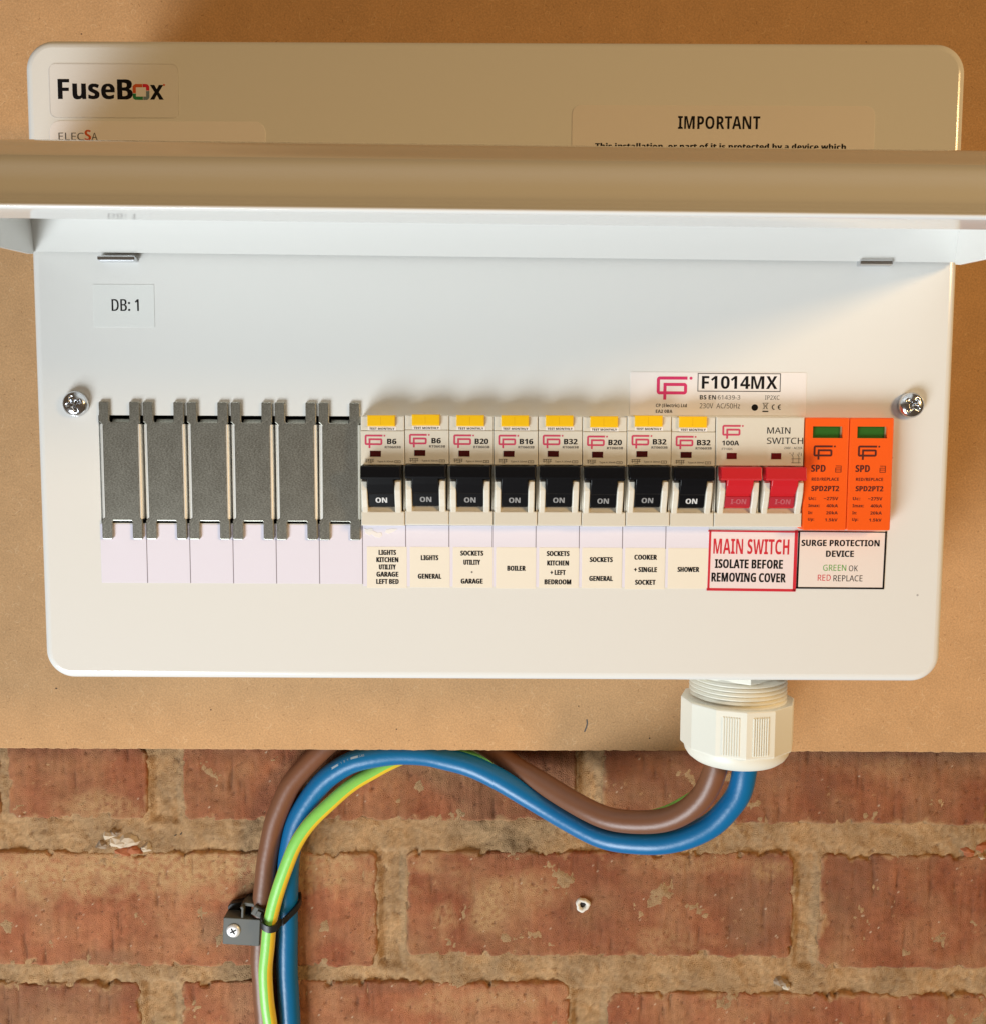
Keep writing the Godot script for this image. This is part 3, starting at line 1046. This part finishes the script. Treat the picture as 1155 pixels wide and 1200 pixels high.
func device_body(wide: float, ways: int, line: bool, shift := 0.0) -> SurfaceTool:
	# moulded shell: upper block, lower block, recess with curved cheeks for each lever
	var st := begin()
	if line:
		block(st, 0.12, 0.0, wide - 0.12, -6.0, -18.0, 6.75, 0.4)
		block(st, 0.12, -6.0, wide - 0.12, -19.8, -18.0, 7.0, 0.25)
	else:
		block(st, 0.12, 0.0, wide - 0.12, -19.8, -18.0, 7.0, 0.4)
	block(st, 0.12, -38.9, wide - 0.12, -44.7, -18.0, 7.0, 0.4)
	block(st, 0.3, -19.7, wide - 0.3, -39.0, -18.0, 1.2, 0.0)
	for k in ways + 1:
		var wx := clampf(18.0 * k, 0.33, wide - 0.33)
		block(st, wx - 0.25, -19.7, wx + 0.25, -39.0, -18.0, 6.2, 0.1)
	for k in ways:
		var x := 18.0 * k + shift
		for c in [[0.55, 3.05], [14.0, 16.6]]:
			along_x(st, [[-20.0, 0.8], [-20.0, 6.9], [-25.2, 7.2], [-25.7, 9.6], [-26.5, 10.4], [-30.0, 10.2], [-34.0, 9.0], [-37.0, 7.6], [-39.5, 6.95], [-39.5, 0.8]], x + c[0], x + c[1], 0.45)
		# sloping floor below the lever
		along_x(st, [[-36.4, 1.0], [-36.6, 5.2], [-38.95, 6.4], [-39.0, 1.0]], x + 3.0, x + 14.1, 0.0)
	return st


func lever(st: SurfaceTool, x: float, bulge := 0.0) -> void:
	along_x(st, [[-20.1, 4.0], [-19.9, 12.2], [-20.4, 12.9], [-24.6, 13.1 + bulge], [-25.4, 12.6], [-25.5, 8.0]], x + 0.6, x + 16.9, 0.35)
	along_x(st, [[-24.8, 2.0], [-24.8, 12.7], [-27.5, 11.9], [-31.2, 9.3 - bulge], [-31.7, 8.7], [-36.6, 7.0], [-37.0, 6.4], [-36.8, 2.0]], x + 3.25, x + 13.85, 0.25)


func on_word(st: SurfaceTool, s: String, x: float, w: float, lift := 0.0) -> void:
	var up := Vector3(0, 4.9, 1.7).normalized()
	var f := Transform3D(Basis(Vector3.RIGHT, up, Vector3.RIGHT.cross(up)), Vector3(x, -34.15, 7.9))
	ink(st, s, 0, 0, w, 2.25, lift, true, f)


func wires(st: SurfaceTool, x: float, y: float, z: float) -> void:
	# tiny wiring diagram: rails, verticals and a little box
	for e in [[0, 0, 3.7, 0], [0, -0.75, 3.7, -0.75], [0.5, 0.1, 0.5, -1.4], [1.4, 0.1, 1.4, -0.9], [2.4, 0.1, 2.4, -1.7], [3.2, 0.1, 3.2, -1.3], [1.2, -1.5, 2.9, -1.5]]:
		stroke_bar(st, Vector2(x + e[0], y + e[1]), Vector2(x + e[2], y + e[3]), 0.19, z - 0.05, z + 0.05)


func build_breakers() -> void:
	var marks := ["B6", "B6", "B20", "B16", "B32", "B20", "B32", "B32"]
	var where := ["above the LIGHTS KITCHEN UTILITY label", "above the LIGHTS GENERAL label", "above the SOCKETS UTILITY GARAGE label", "above the BOILER label", "above the SOCKETS KITCHEN BEDROOM label", "above the SOCKETS GENERAL label", "above the COOKER label", "above the SHOWER label"]
	var base: Node3D
	for k in 8:
		var label: String = "cream %s circuit breaker with black lever %s" % [marks[k], where[k]]
		var at := Vector3(-53.95 + 18.0 * k, DEV_Y + rng.randf_range(-0.22, 0.22), rng.randf_range(-0.25, 0.2))
		var o: Node3D
		if k == 0:
			o = thing("circuit_breaker", label, "circuit breaker", at, "circuit breakers in the row")
			base = o
			part("body", device_body(18.0, 1, true), M.shell, o)
			var st := begin()
			block(st, 3.0, 0.35, 14.2, -4.2, 2.0, 8.0, 0.35)
			var b := part("test_button", st, M.yellow_plastic, o)
			st = begin()
			for e in [8.4]:
				stroke_bar(st, Vector2(e, -0.4), Vector2(e, -3.6), 0.16, 7.95, 8.03)
			part("button_line", st, mat(Color(0.72, 0.38, 0.0), 0.5), b)
			st = begin()
			ext(st, rrect(3.1, -5.85, 14.6, -4.25), 6.7, 6.85)
			var l := part("test_label", st, M.label_white, o)
			st = begin()
			ink(st, "TEST MONTHLY", 8.8, -5.15, 10.2, 0.85, 6.88)
			part("lettering", st, M.ink_black, l)
			st = begin()
			maker_mark(st, 1.8, -7.6, 8.1, 7.02)
			part("maker_mark", st, M.ink_rose, o)
			st = begin()
			block(st, 3.9, -14.1, 8.4, -16.5, 5.0, 7.12, 0.06)
			part("indicator_window", st, M.window_red, o)
			st = begin()
			wires(st, 1.9, -17.5, 7.02)
			ink(st, "RT0603B", 13.2, -12.6, 6.5, 0.95, 7.03)
			ink(st, "Type A 30mA", 6.9, -18.5, 6.6, 0.9, 7.03, false, Transform3D.IDENTITY, -1)
			for e in [[14.0, -18.05, 16.2, -18.05], [14.0, -18.95, 16.2, -18.95], [14.0, -18.0, 14.0, -19.0], [16.2, -18.0, 16.2, -19.0], [14.7, -18.5, 15.6, -18.5]]:
				stroke_bar(st, Vector2(e[0], e[1]), Vector2(e[2], e[3]), 0.18, 6.97, 7.06)
			part("fine_print", st, M.ink_soft, o)
			st = begin()
			lever(st, 0.0)
			part("lever", st, M.black_plastic, o)
		else:
			o = base.duplicate()
			o.name = numbered("circuit_breaker")
			add_child(o)
			o.position = at * MM
			o.set_meta("label", label)
			for gone in ["rating", "on_word"]:
				var g := o.get_node_or_null(gone)
				if g:
					o.remove_child(g)
					g.free()
		var rt := begin()
		var wide := 3.7 if marks[k] == "B6" else 5.4
		ink(rt, marks[k], 12.8 if wide < 4 else 13.2, -10.3, wide, 2.15, 7.03)
		part("rating", rt, M.ink_black, o)
		rt = begin()
		on_word(rt, "ON", 8.55, 4.6)
		part("on_word", rt, M.ink_white if k in [0, 7] else M.ink_grey, o.get_node("lever") if false else o)


func build_main_switch() -> void:
	var o := thing("main_switch", "cream two-pole main switch with two red levers", "main switch", Vector3(90.05, DEV_Y, 0))
	part("body", device_body(36.0, 2, false, 0.75), M.shell, o)
	var st := begin()
	maker_mark(st, 2.6, -3.2, 8.3, 7.02)
	part("maker_mark", st, M.ink_rose, o)
	st = begin()
	ink(st, "100A", 2.6, -10.5, 6.9, 1.9, 7.03, true, Transform3D.IDENTITY, -1)
	part("lettering", st, M.ink_black, o)
	st = begin()
	ink(st, "MAIN", 20.8, -5.35, 9.4, 2.5, 7.03, false, Transform3D.IDENTITY, -1)
	ink(st, "SWITCH", 20.8, -9.5, 14.7, 2.5, 7.03, false, Transform3D.IDENTITY, -1)
	part("lettering", st, M.ink_black, o)
	st = begin()
	ink(st, "FT100S", 2.6, -12.9, 4.3, 0.9, 7.03, false, Transform3D.IDENTITY, -1)
	ink(st, "230V ~ AC22A", 35.3, -12.4, 7.4, 0.9, 7.03, false, Transform3D.IDENTITY, 1)
	for e in [[31.6, -14.2, 31.6, -15.2], [34.0, -14.2, 34.0, -15.2], [31.6, -15.9, 31.0, -15.0], [34.0, -15.9, 33.4, -15.0], [31.6, -15.9, 31.6, -18.6], [34.0, -15.9, 34.0, -18.6], [31.0, -16.8, 34.8, -16.8], [31.0, -18.4, 34.8, -18.4], [30.0, -14.5, 30.6, -14.5], [34.9, -14.4, 34.9, -15.6]]:
		stroke_bar(st, Vector2(e[0], e[1]), Vector2(e[2], e[3]), 0.2, 6.97, 7.05)
	part("fine_print", st, M.ink_soft, o)
	for k in 2:
		st = begin()
		block(st, 4.6 + 18.1 * k, -14.5, 8.7 + 18.1 * k, -17.0, 5.0, 7.12, 0.06)
		part("indicator_window", st, mat(Color(0.13, 0.006, 0.01), 0.2), o)
		st = begin()
		lever(st, 18.0 * k + 0.75, 0.5)
		var l := part("lever", st, M.red_plastic, o)
		st = begin()
		along_x(st, [[-32.3, 8.2], [-32.3, 8.75], [-36.4, 7.35], [-36.4, 6.8]], 18.0 * k + 4.2, 18.0 * k + 14.4, 0.0)
		var f := part("lever_plate", st, M.red_pale, l)
		st = begin()
		on_word(st, "I-ON", 18.0 * k + 9.6, 6.2, 0.26)
		part("lettering", st, mat(Color(0.50, 0.10, 0.12), 0.5), f)


func build_surge() -> void:
	var base: Node3D
	for k in 2:
		var label: String = ["orange surge protector module touching the main switch", "orange surge protector module at the end of the row"][k]
		var at := Vector3(126.15 + 18.0 * k, DEV_Y, 0)
		if k == 1:
			var c: Node3D = base.duplicate()
			c.name = numbered("surge_protector")
			add_child(c)
			c.position = at * MM
			c.set_meta("label", label)
			continue
		var o := thing("surge_protector", label, "surge protector", at, "orange surge protector modules")
		base = o
		var st := begin()
		# body with a window opening
		var outline := rrect(0.1, -45.9, 17.9, 0.0, 0.7, 3)
		var face := ext(st, outline, -18.0, 7.6, 0.6, 3, Vector3.ZERO, Vector3.RIGHT, Vector3.UP, Vector3.BACK, false, false)
		var win := rrect(3.1, -8.3, 15.2, -3.6)
		for half in [rrect(-5, -60, 9, 10), rrect(9, -60, 40, 10)]:
			for q in Geometry2D.intersect_polygons(face, half):
				for c in Geometry2D.clip_polygons(q, win):
					cap(st, c, 7.6, true, Vector3.ZERO, Vector3.RIGHT, Vector3.UP, Vector3.BACK)
		for i in 4:
			var a := win[i]
			var b := win[(i + 1) % 4]
			quad(st, Vector3(a.x, a.y, 7.6), Vector3(b.x, b.y, 7.6), Vector3(b.x, b.y, 5.0), Vector3(a.x, a.y, 5.0))
		part("body", st, M.orange_plastic, o)
		st = begin()
		block(st, 3.0, -8.4, 14.4, -3.5, 3.0, 6.4, 0.0)
		part("status_window", st, M.window_green, o)
		st = begin()
		block(st, 14.45, -8.4, 15.3, -3.5, 3.0, 6.2, 0.0)
		part("window_edge", st, M.window_clear, o)
		st = begin()
		maker_mark(st, 3.6, -11.3, 8.6, 7.62)
		part("maker_mark", st, M.ink_maroon, o)
		st = begin()
		var z := 7.63
		ink(st, "SPD", 2.9, -20.6, 5.7, 2.8, z, true, Transform3D.IDENTITY, -1)
		ink(st, "RED/REPLACE", 8.7, -25.0, 11.0, 1.25, z)
		ink(st, "SPD2PT2", 8.8, -28.8, 11.2, 2.1, z)
		var rows := [["Uc:", "~275V"], ["Imax:", "40kA"], ["In:", "20kA"], ["Up:", "1.5kV"]]
		for i in 4:
			var y := -32.9 - 2.9 * i
			ink(st, rows[i][0], 2.2, y, [3.0, 4.6, 1.7, 2.5][i], [1.25, 1.25, 1.25, 1.5][i], z, true, Transform3D.IDENTITY, -1)
			ink(st, rows[i][1], 14.2, y, [5.8, 4.7, 4.7, 5.1][i], 1.3, z, true, Transform3D.IDENTITY, 1)
		for e in [[12.8, -19.6, 15.0, -19.6], [12.8, -20.4, 15.0, -20.4], [12.8, -21.2, 15.0, -21.2], [12.8, -22.1, 15.0, -22.1], [15.0, -19.5, 15.0, -22.2], [12.8, -20.3, 12.8, -22.2]]:
			stroke_bar(st, Vector2(e[0], e[1]), Vector2(e[2], e[3]), 0.22, z - 0.05, z + 0.04)
		part("lettering", st, M.ink_maroon, o)


# ------------------------------------------------------------------ cable gland
func build_gland() -> void:
	var o := thing("cable_gland", "cream plastic cable gland screwed under the white unit", "cable gland", Vector3(114.3, 0, -45))
	var st := begin()
	# six-sided flange against the box
	var hex := PackedVector2Array()
	for i in 6:
		hex.append(Vector2(cos(TAU * (i + 0.5) / 6), sin(TAU * (i + 0.5) / 6)) * 23.8)
	ext(st, hex, 130.4, 137.5, 0.5, 2, Vector3.ZERO, Vector3.RIGHT, Vector3.BACK, Vector3.DOWN)
	part("flange", st, M.gland, o)
	st = begin()
	var prof := [[20.8, -137.0]]
	for i in 9:
		var y := -138.2 - 2.0 * i
		prof.append_array([[20.9, y], [22.3, y - 0.55], [22.4, y - 0.95], [21.0, y - 1.5]])
	lathe(st, prof, Vector3.ZERO, 72)
	part("threaded_neck", st, M.gland, o)
	# dome nut: ten-sided grip, tapering to a rounded nose
	st = begin()
	var dec := PackedVector2Array()
	var sides := 12
	for i in sides:
		var a := deg_to_rad(64.0 + 30.0 * i)
		dec.append(Vector2(cos(a), sin(a)) * 26.1)
	ext(st, dec, 149.0, 171.0, 0.9, 2, Vector3.ZERO, Vector3.RIGHT, Vector3.BACK, Vector3.DOWN, false, true, 0.5)
	var nut := part("dome_nut", st, M.gland, o)
	st = begin()
	lathe(st, [[24.5, -169.5], [24.4, -171.8], [23.9, -173.8], [22.5, -176.0], [20.2, -177.8], [17.8, -178.7], [16.8, -178.5], [16.6, -168.0]], Vector3.ZERO, 72)
	part("nose", st, M.gland, nut)
	# ribbed grips on every other facet
	for i in sides:
		if i % 4 > 1:
			continue
		var a := deg_to_rad(79.0 + 30.0 * i)
		st = begin()
		var n := Vector3(cos(a), 0, sin(a))
		var t := Vector3(-sin(a), 0, cos(a))
		var ap := 26.1 * cos(PI / sides)
		for k in 7:
			var c := (k - 3) * 1.12
			# U across, V up the facet, W outwards
			var U := t * -1.0
			if U.cross(Vector3.UP).dot(n) < 0.0:
				U = t
			ext(st, rrect(c - 0.40, -169.4, c + 0.40, -152.0), ap - 0.3, ap + 0.45, 0.3, 2, Vector3.ZERO, U, Vector3.UP, n)
		part("grip_ribs", st, M.gland, nut)
	st = begin()
	lathe(st, [[16.5, -172.0], [0.0, -172.0]], Vector3.ZERO, 40, false)
	part("seal", st, M.hole_dark, o)


# ------------------------------------------------------------------ cables
func build_cables() -> void:
	var blue := [Vector3(119.4, -165.0, -44.0), Vector3(119.0, -174.6, -44.0), Vector3(118.0, -184.9, -44.0), Vector3(115.2, -198.1, -46.0), Vector3(106.7, -211.0, -50.0), Vector3(93.2, -221.1, -55.0), Vector3(76.9, -226.8, -61.0), Vector3(61.0, -228.1, -68.0), Vector3(44.7, -225.3, -77.0), Vector3(27.9, -219.1, -86.0), Vector3(10.4, -210.7, -93.0), Vector3(-7.4, -203.4, -98.0), Vector3(-25.5, -198.2, -101.0), Vector3(-43.6, -196.3, -102.0), Vector3(-59.4, -197.4, -103.0), Vector3(-74.6, -202.0, -105.0), Vector3(-87.4, -210.6, -107.5), Vector3(-97.9, -223.7, -109.5), Vector3(-105.8, -240.5, -111.0), Vector3(-109.8, -259.7, -111.2), Vector3(-111.2, -281.7, -111.2), Vector3(-111.5, -308.4, -111.2), Vector3(-111.4, -332.9, -111.2), Vector3(-110.9, -367.5, -111.2), Vector3(-110.8, -397.4, -111.2)]
	var brown := [Vector3(105.6, -163.0, -38.0), Vector3(104.8, -172.7, -38.0), Vector3(102.9, -183.2, -39.0), Vector3(98.5, -196.2, -43.0), Vector3(89.8, -207.3, -49.0), Vector3(77.8, -213.6, -55.0), Vector3(63.4, -216.0, -62.0), Vector3(48.4, -214.5, -71.0), Vector3(31.9, -209.5, -84.0), Vector3(14.8, -203.1, -98.0), Vector3(-3.0, -195.0, -108.5), Vector3(-21.3, -187.4, -111.0), Vector3(-42.0, -183.0, -111.2), Vector3(-62.6, -183.4, -111.0), Vector3(-80.9, -189.3, -110.5), Vector3(-95.0, -200.3, -110.0), Vector3(-106.6, -215.0, -110.0), Vector3(-115.2, -231.8, -110.5), Vector3(-120.7, -251.0, -111.0), Vector3(-123.4, -269.5, -111.2), Vector3(-125.5, -289.1, -111.2), Vector3(-125.4, -313.4, -111.2), Vector3(-124.8, -337.9, -111.2), Vector3(-124.4, -367.5, -111.2), Vector3(-124.3, -397.5, -111.2)]
	var earth := [Vector3(107.6, -166.0, -52.0), Vector3(107.4, -177.7, -53.0), Vector3(107.2, -188.4, -56.0), Vector3(105.7, -198.2, -62.0), Vector3(96.6, -210.7, -72.0), Vector3(84.3, -221.3, -82.0), Vector3(63.8, -229.1, -92.0), Vector3(42.2, -223.1, -100.0), Vector3(19.8, -212.3, -107.0), Vector3(-3.1, -203.0, -112.0), Vector3(-23.8, -198.2, -113.8), Vector3(-39.0, -199.4, -113.8), Vector3(-50.9, -203.0, -112.5), Vector3(-62.1, -207.7, -110.0), Vector3(-73.2, -213.7, -107.0), Vector3(-84.6, -222.4, -103.8), Vector3(-95.2, -232.7, -101.3), Vector3(-103.3, -245.4, -100.3), Vector3(-109.9, -260.6, -100.6), Vector3(-115.9, -276.9, -101.5), Vector3(-118.9, -291.2, -101.8), Vector3(-120.5, -307.9, -101.8), Vector3(-120.8, -327.1, -101.8), Vector3(-119.9, -347.1, -102.4), Vector3(-119.0, -367.2, -103.0), Vector3(-118.7, -392.5, -104.0)]
	for c in [["blue_cable", blue, 5.75, "blue", "thick glossy blue insulated cable looping from the cream gland"], ["brown_cable", brown, 5.55, "brown", "thick brown insulated cable looping from the cream gland"]]:
		var o := thing(c[0], c[4], "cable")
		var st := begin()
		tube(st, curve_through(c[1]), c[2], 32)
		part("sheath", st, M["cable_" + c[3]], o)
		if c[3] == "blue":
			# printed metre marks, small pale letters along the bend
			st = begin()
			var along := curve_through(c[1], 1.0)
			var word := "BASEC 6181Y 25MM2"
			var at := 0.0
			for i in range(along.size()):
				if along[i].x < -66.0 and along[i].x > -83.0 and along[i].y > -210.0:
					at += 1.0
					if int(at) % 2 == 0 and int(at / 2) <= word.length():
						var d := (along[i] - along[i - 1]).normalized() * -1.0
						var up := Vector3.BACK.cross(d).normalized()
						var nrm := (Vector3.BACK * 0.82 + up * 0.57).normalized()
						var up2 := nrm.cross(d).normalized()
						ink(st, word[int(at / 2) - 1] if word[int(at / 2) - 1] != " " else "-", 0, 0, 0.0, 1.15, c[2], false, Transform3D(Basis(d, up2, nrm), along[i]))
			part("sheath_print", st, mat(Color(0.35, 0.45, 0.55), 0.5), o)
	var o := thing("earth_cable", "thin green and yellow striped earth cable in front of the others", "cable")
	var st := begin()
	var green := Color(0.27, 0.68, 0.13)
	var yellow := Color(0.84, 0.60, 0.045)
	var tint := func(a: float, along: float) -> Color:
		# the stripes wind slowly round the cable
		var turn := -0.085 + 0.012 * clampf((along - 320.0) / 50.0, 0.0, 1.0) - 0.105 * clampf((200.0 - along) / 60.0, 0.0, 1.0)
		return green if fposmod(a + turn, 1.0) < 0.26 else yellow
	tube(st, curve_through(earth), 3.7, 48, tint)
	part("sheath", st, M.cable_earth, o)


# ------------------------------------------------------------------ cable tie and its base
func build_tie() -> void:
	var o := thing("tie_mount", "dark grey plastic tie mount screwed to the brick left of the cables", "cable tie mount")
	var st := begin()
	var tilt := -0.06
	var U := Vector3(cos(tilt), sin(tilt), 0)
	var V := Vector3(-sin(tilt), cos(tilt), 0)
	var at := Vector3(-134.6, -296.2, 0)
	# front plate
	ext(st, rrect(-10.1, -7.6, 10.0, 7.6, 0.8, 3), -118.5, -105.0, 0.5, 2, at, U, V, Vector3.BACK)
	part("block", st, M.tie_plastic, o)
	# saddle above it: a sloping back plate, a hood and a web with dark openings between
	st = begin()
	ext(st, poly([[-10.1, 7.6], [-10.0, 9.4], [-8.5, 11.2], [-2.0, 12.8], [-1.0, 14.6], [1.4, 15.8], [5.2, 15.4], [7.6, 13.6], [8.6, 11.6], [11.4, 10.2], [11.4, 7.6]]), -118.5, -113.6, 0.4, 2, at, U, V, Vector3.BACK)
	part("saddle", st, M.tie_black, o)
	st = begin()
	ext(st, poly([[-0.8, 7.3], [-0.8, 12.2], [-1.6, 13.4], [-0.4, 14.4], [0.6, 13.2], [0.6, 7.3]]), -114.0, -105.4, 0.4, 2, at, U, V, Vector3.BACK)
	ext(st, poly([[-0.4, 12.6], [-1.2, 14.4], [0.8, 15.8], [5.0, 15.4], [7.0, 13.8], [6.6, 12.4], [4.6, 13.4], [1.0, 13.6]]), -114.0, -107.0, 0.4, 2, at, U, V, Vector3.BACK)
	part("web", st, M.tie_plastic, o)
	var c := at + U * -4.4 + V * 0.5 + Vector3(0, 0, -105.0)
	st = begin()
	st.set_smooth_group(1)
	var seg := 40
	var rings := []
	for p in [[3.75, 0.0], [3.7, 0.5], [3.3, 0.9], [2.6, 1.15], [2.1, 1.2], [1.6, 1.2], [1.1, 1.2], [0.7, 1.2], [0.0, 1.2]]:
		var ring := []
		for k in seg:
			var q: Vector2 = Vector2.from_angle(TAU * k / seg) * float(p[0])
			ring.append(c + Vector3(q.x, q.y, p[1]))
		rings.append(ring)
	for i in rings.size() - 1:
		for k in seg:
			quad(st, rings[i][k], rings[i][(k + 1) % seg], rings[i + 1][(k + 1) % seg], rings[i + 1][k])
	var s := part("screw", st, M.screw_white, o)
	st = begin()
	for a in [0.5, 0.5 + PI / 2]:
		var d := Vector2.from_angle(a)
		var m := Vector2(c.x, c.y)
		stroke_bar(st, m - d * 1.9, m + d * 1.9, 0.95 if a < 1.0 else 0.9, c.z + 1.0, c.z + (1.24 if a < 1.0 else 1.25))
	part("cross_recess", st, M.hole_dark, s)
	# the tie itself: head at the mount, strap round the three cables
	var t := thing("cable_tie", "black cable tie strapping the three cables to the mount", "cable tie")
	st = begin()
	ext(st, rrect(-4.4, -2.6, 4.0, 2.6, 0.8, 3), -111.0, -104.0, 0.6, 2, Vector3(-124.4, -285.4, 0), Vector3(cos(-0.5), sin(-0.5), 0), Vector3(-sin(-0.5), cos(-0.5), 0), Vector3.BACK)
	ext(st, rrect(-1.6, -1.4, 1.2, 1.4, 0.3, 2), -104.2, -103.2, 0.3, 1, Vector3(-124.6, -285.2, 0), Vector3(cos(-0.5), sin(-0.5), 0), Vector3(-sin(-0.5), cos(-0.5), 0), Vector3.BACK)
	part("head", st, M.tie_plastic, t)
	st = begin()
	# a band 3.6 high following the front of the bundle, seen from above: mount, over the earth cable, dip, round the blue cable
	var path := curve_through([Vector3(-126.5, -285.0, -106.0), Vector3(-124.0, -286.6, -103.2), Vector3(-122.4, -288.2, -99.0), Vector3(-120.2, -289.5, -97.4), Vector3(-117.4, -290.2, -97.0), Vector3(-114.6, -289.8, -98.4), Vector3(-112.4, -288.6, -101.0), Vector3(-109.5, -286.8, -104.2), Vector3(-106.6, -284.6, -106.4), Vector3(-104.9, -282.8, -109.0), Vector3(-104.6, -281.8, -113.0), Vector3(-106.0, -281.4, -117.5)], 0.8)
	var band := []
	for i in path.size():
		var d := (path[mini(i + 1, path.size() - 1)] - path[maxi(i - 1, 0)]).normalized()
		var out := d.cross(Vector3.UP).normalized() * -1.0
		if out.z < 0.0 and absf(out.z) > absf(out.x):
			out = -out
		if out.x < 0.0 and absf(out.x) > absf(out.z) and path[i].x > -112.0:
			out = -out
		var up := Vector3.UP
		band.append([path[i] + up * -1.8, path[i] + up * 1.8, path[i] + up * 1.8 + out * 1.0, path[i] + up * -1.8 + out * 1.0])
	for i in band.size() - 1:
		var A: Array = band[i]
		var B: Array = band[i + 1]
		quad(st, A[3], B[3], B[2], A[2])
		quad(st, A[0], A[1], B[1], B[0])
		quad(st, A[2], B[2], B[1], A[1])
		quad(st, A[0], B[0], B[3], A[3])
	part("strap", st, M.tie_black, t)


func build_plug() -> void:
	var o := thing("wall_plug", "small white plastic wall plug in the middle brick", "wall plug")
	var c := Vector3(49.9, -286.2, WALL_Z)
	var st := begin()
	st.set_smooth_group(1)
	var seg := 28
	var prof := [[3.9, -3.0], [3.8, 1.2], [3.4, 1.7], [2.6, 1.8], [1.9, 1.4], [1.6, 0.6], [1.5, -4.0]]
	var rings := []
	for p in prof:
		var ring := []
		for k in seg:
			var a := TAU * k / seg
			var wob: float = 1.0 + 0.10 * sin(a * 3.0 + 1.0) + 0.05 * sin(a * 7.0)
			ring.append(c + Vector3(cos(a) * p[0] * wob, sin(a) * p[0] * wob, p[1]))
		rings.append(ring)
	for i in rings.size() - 1:
		for k in seg:
			var j := (k + 1) % seg
			quad(st, rings[i][k], rings[i][j], rings[i + 1][j], rings[i + 1][k])
	part("collar", st, M.plug, o)
	st = begin()
	ext(st, disc(c.x, c.y, 1.8), WALL_Z - 3.0, WALL_Z + 0.2)
	part("hole", st, M.hole_dark, o)
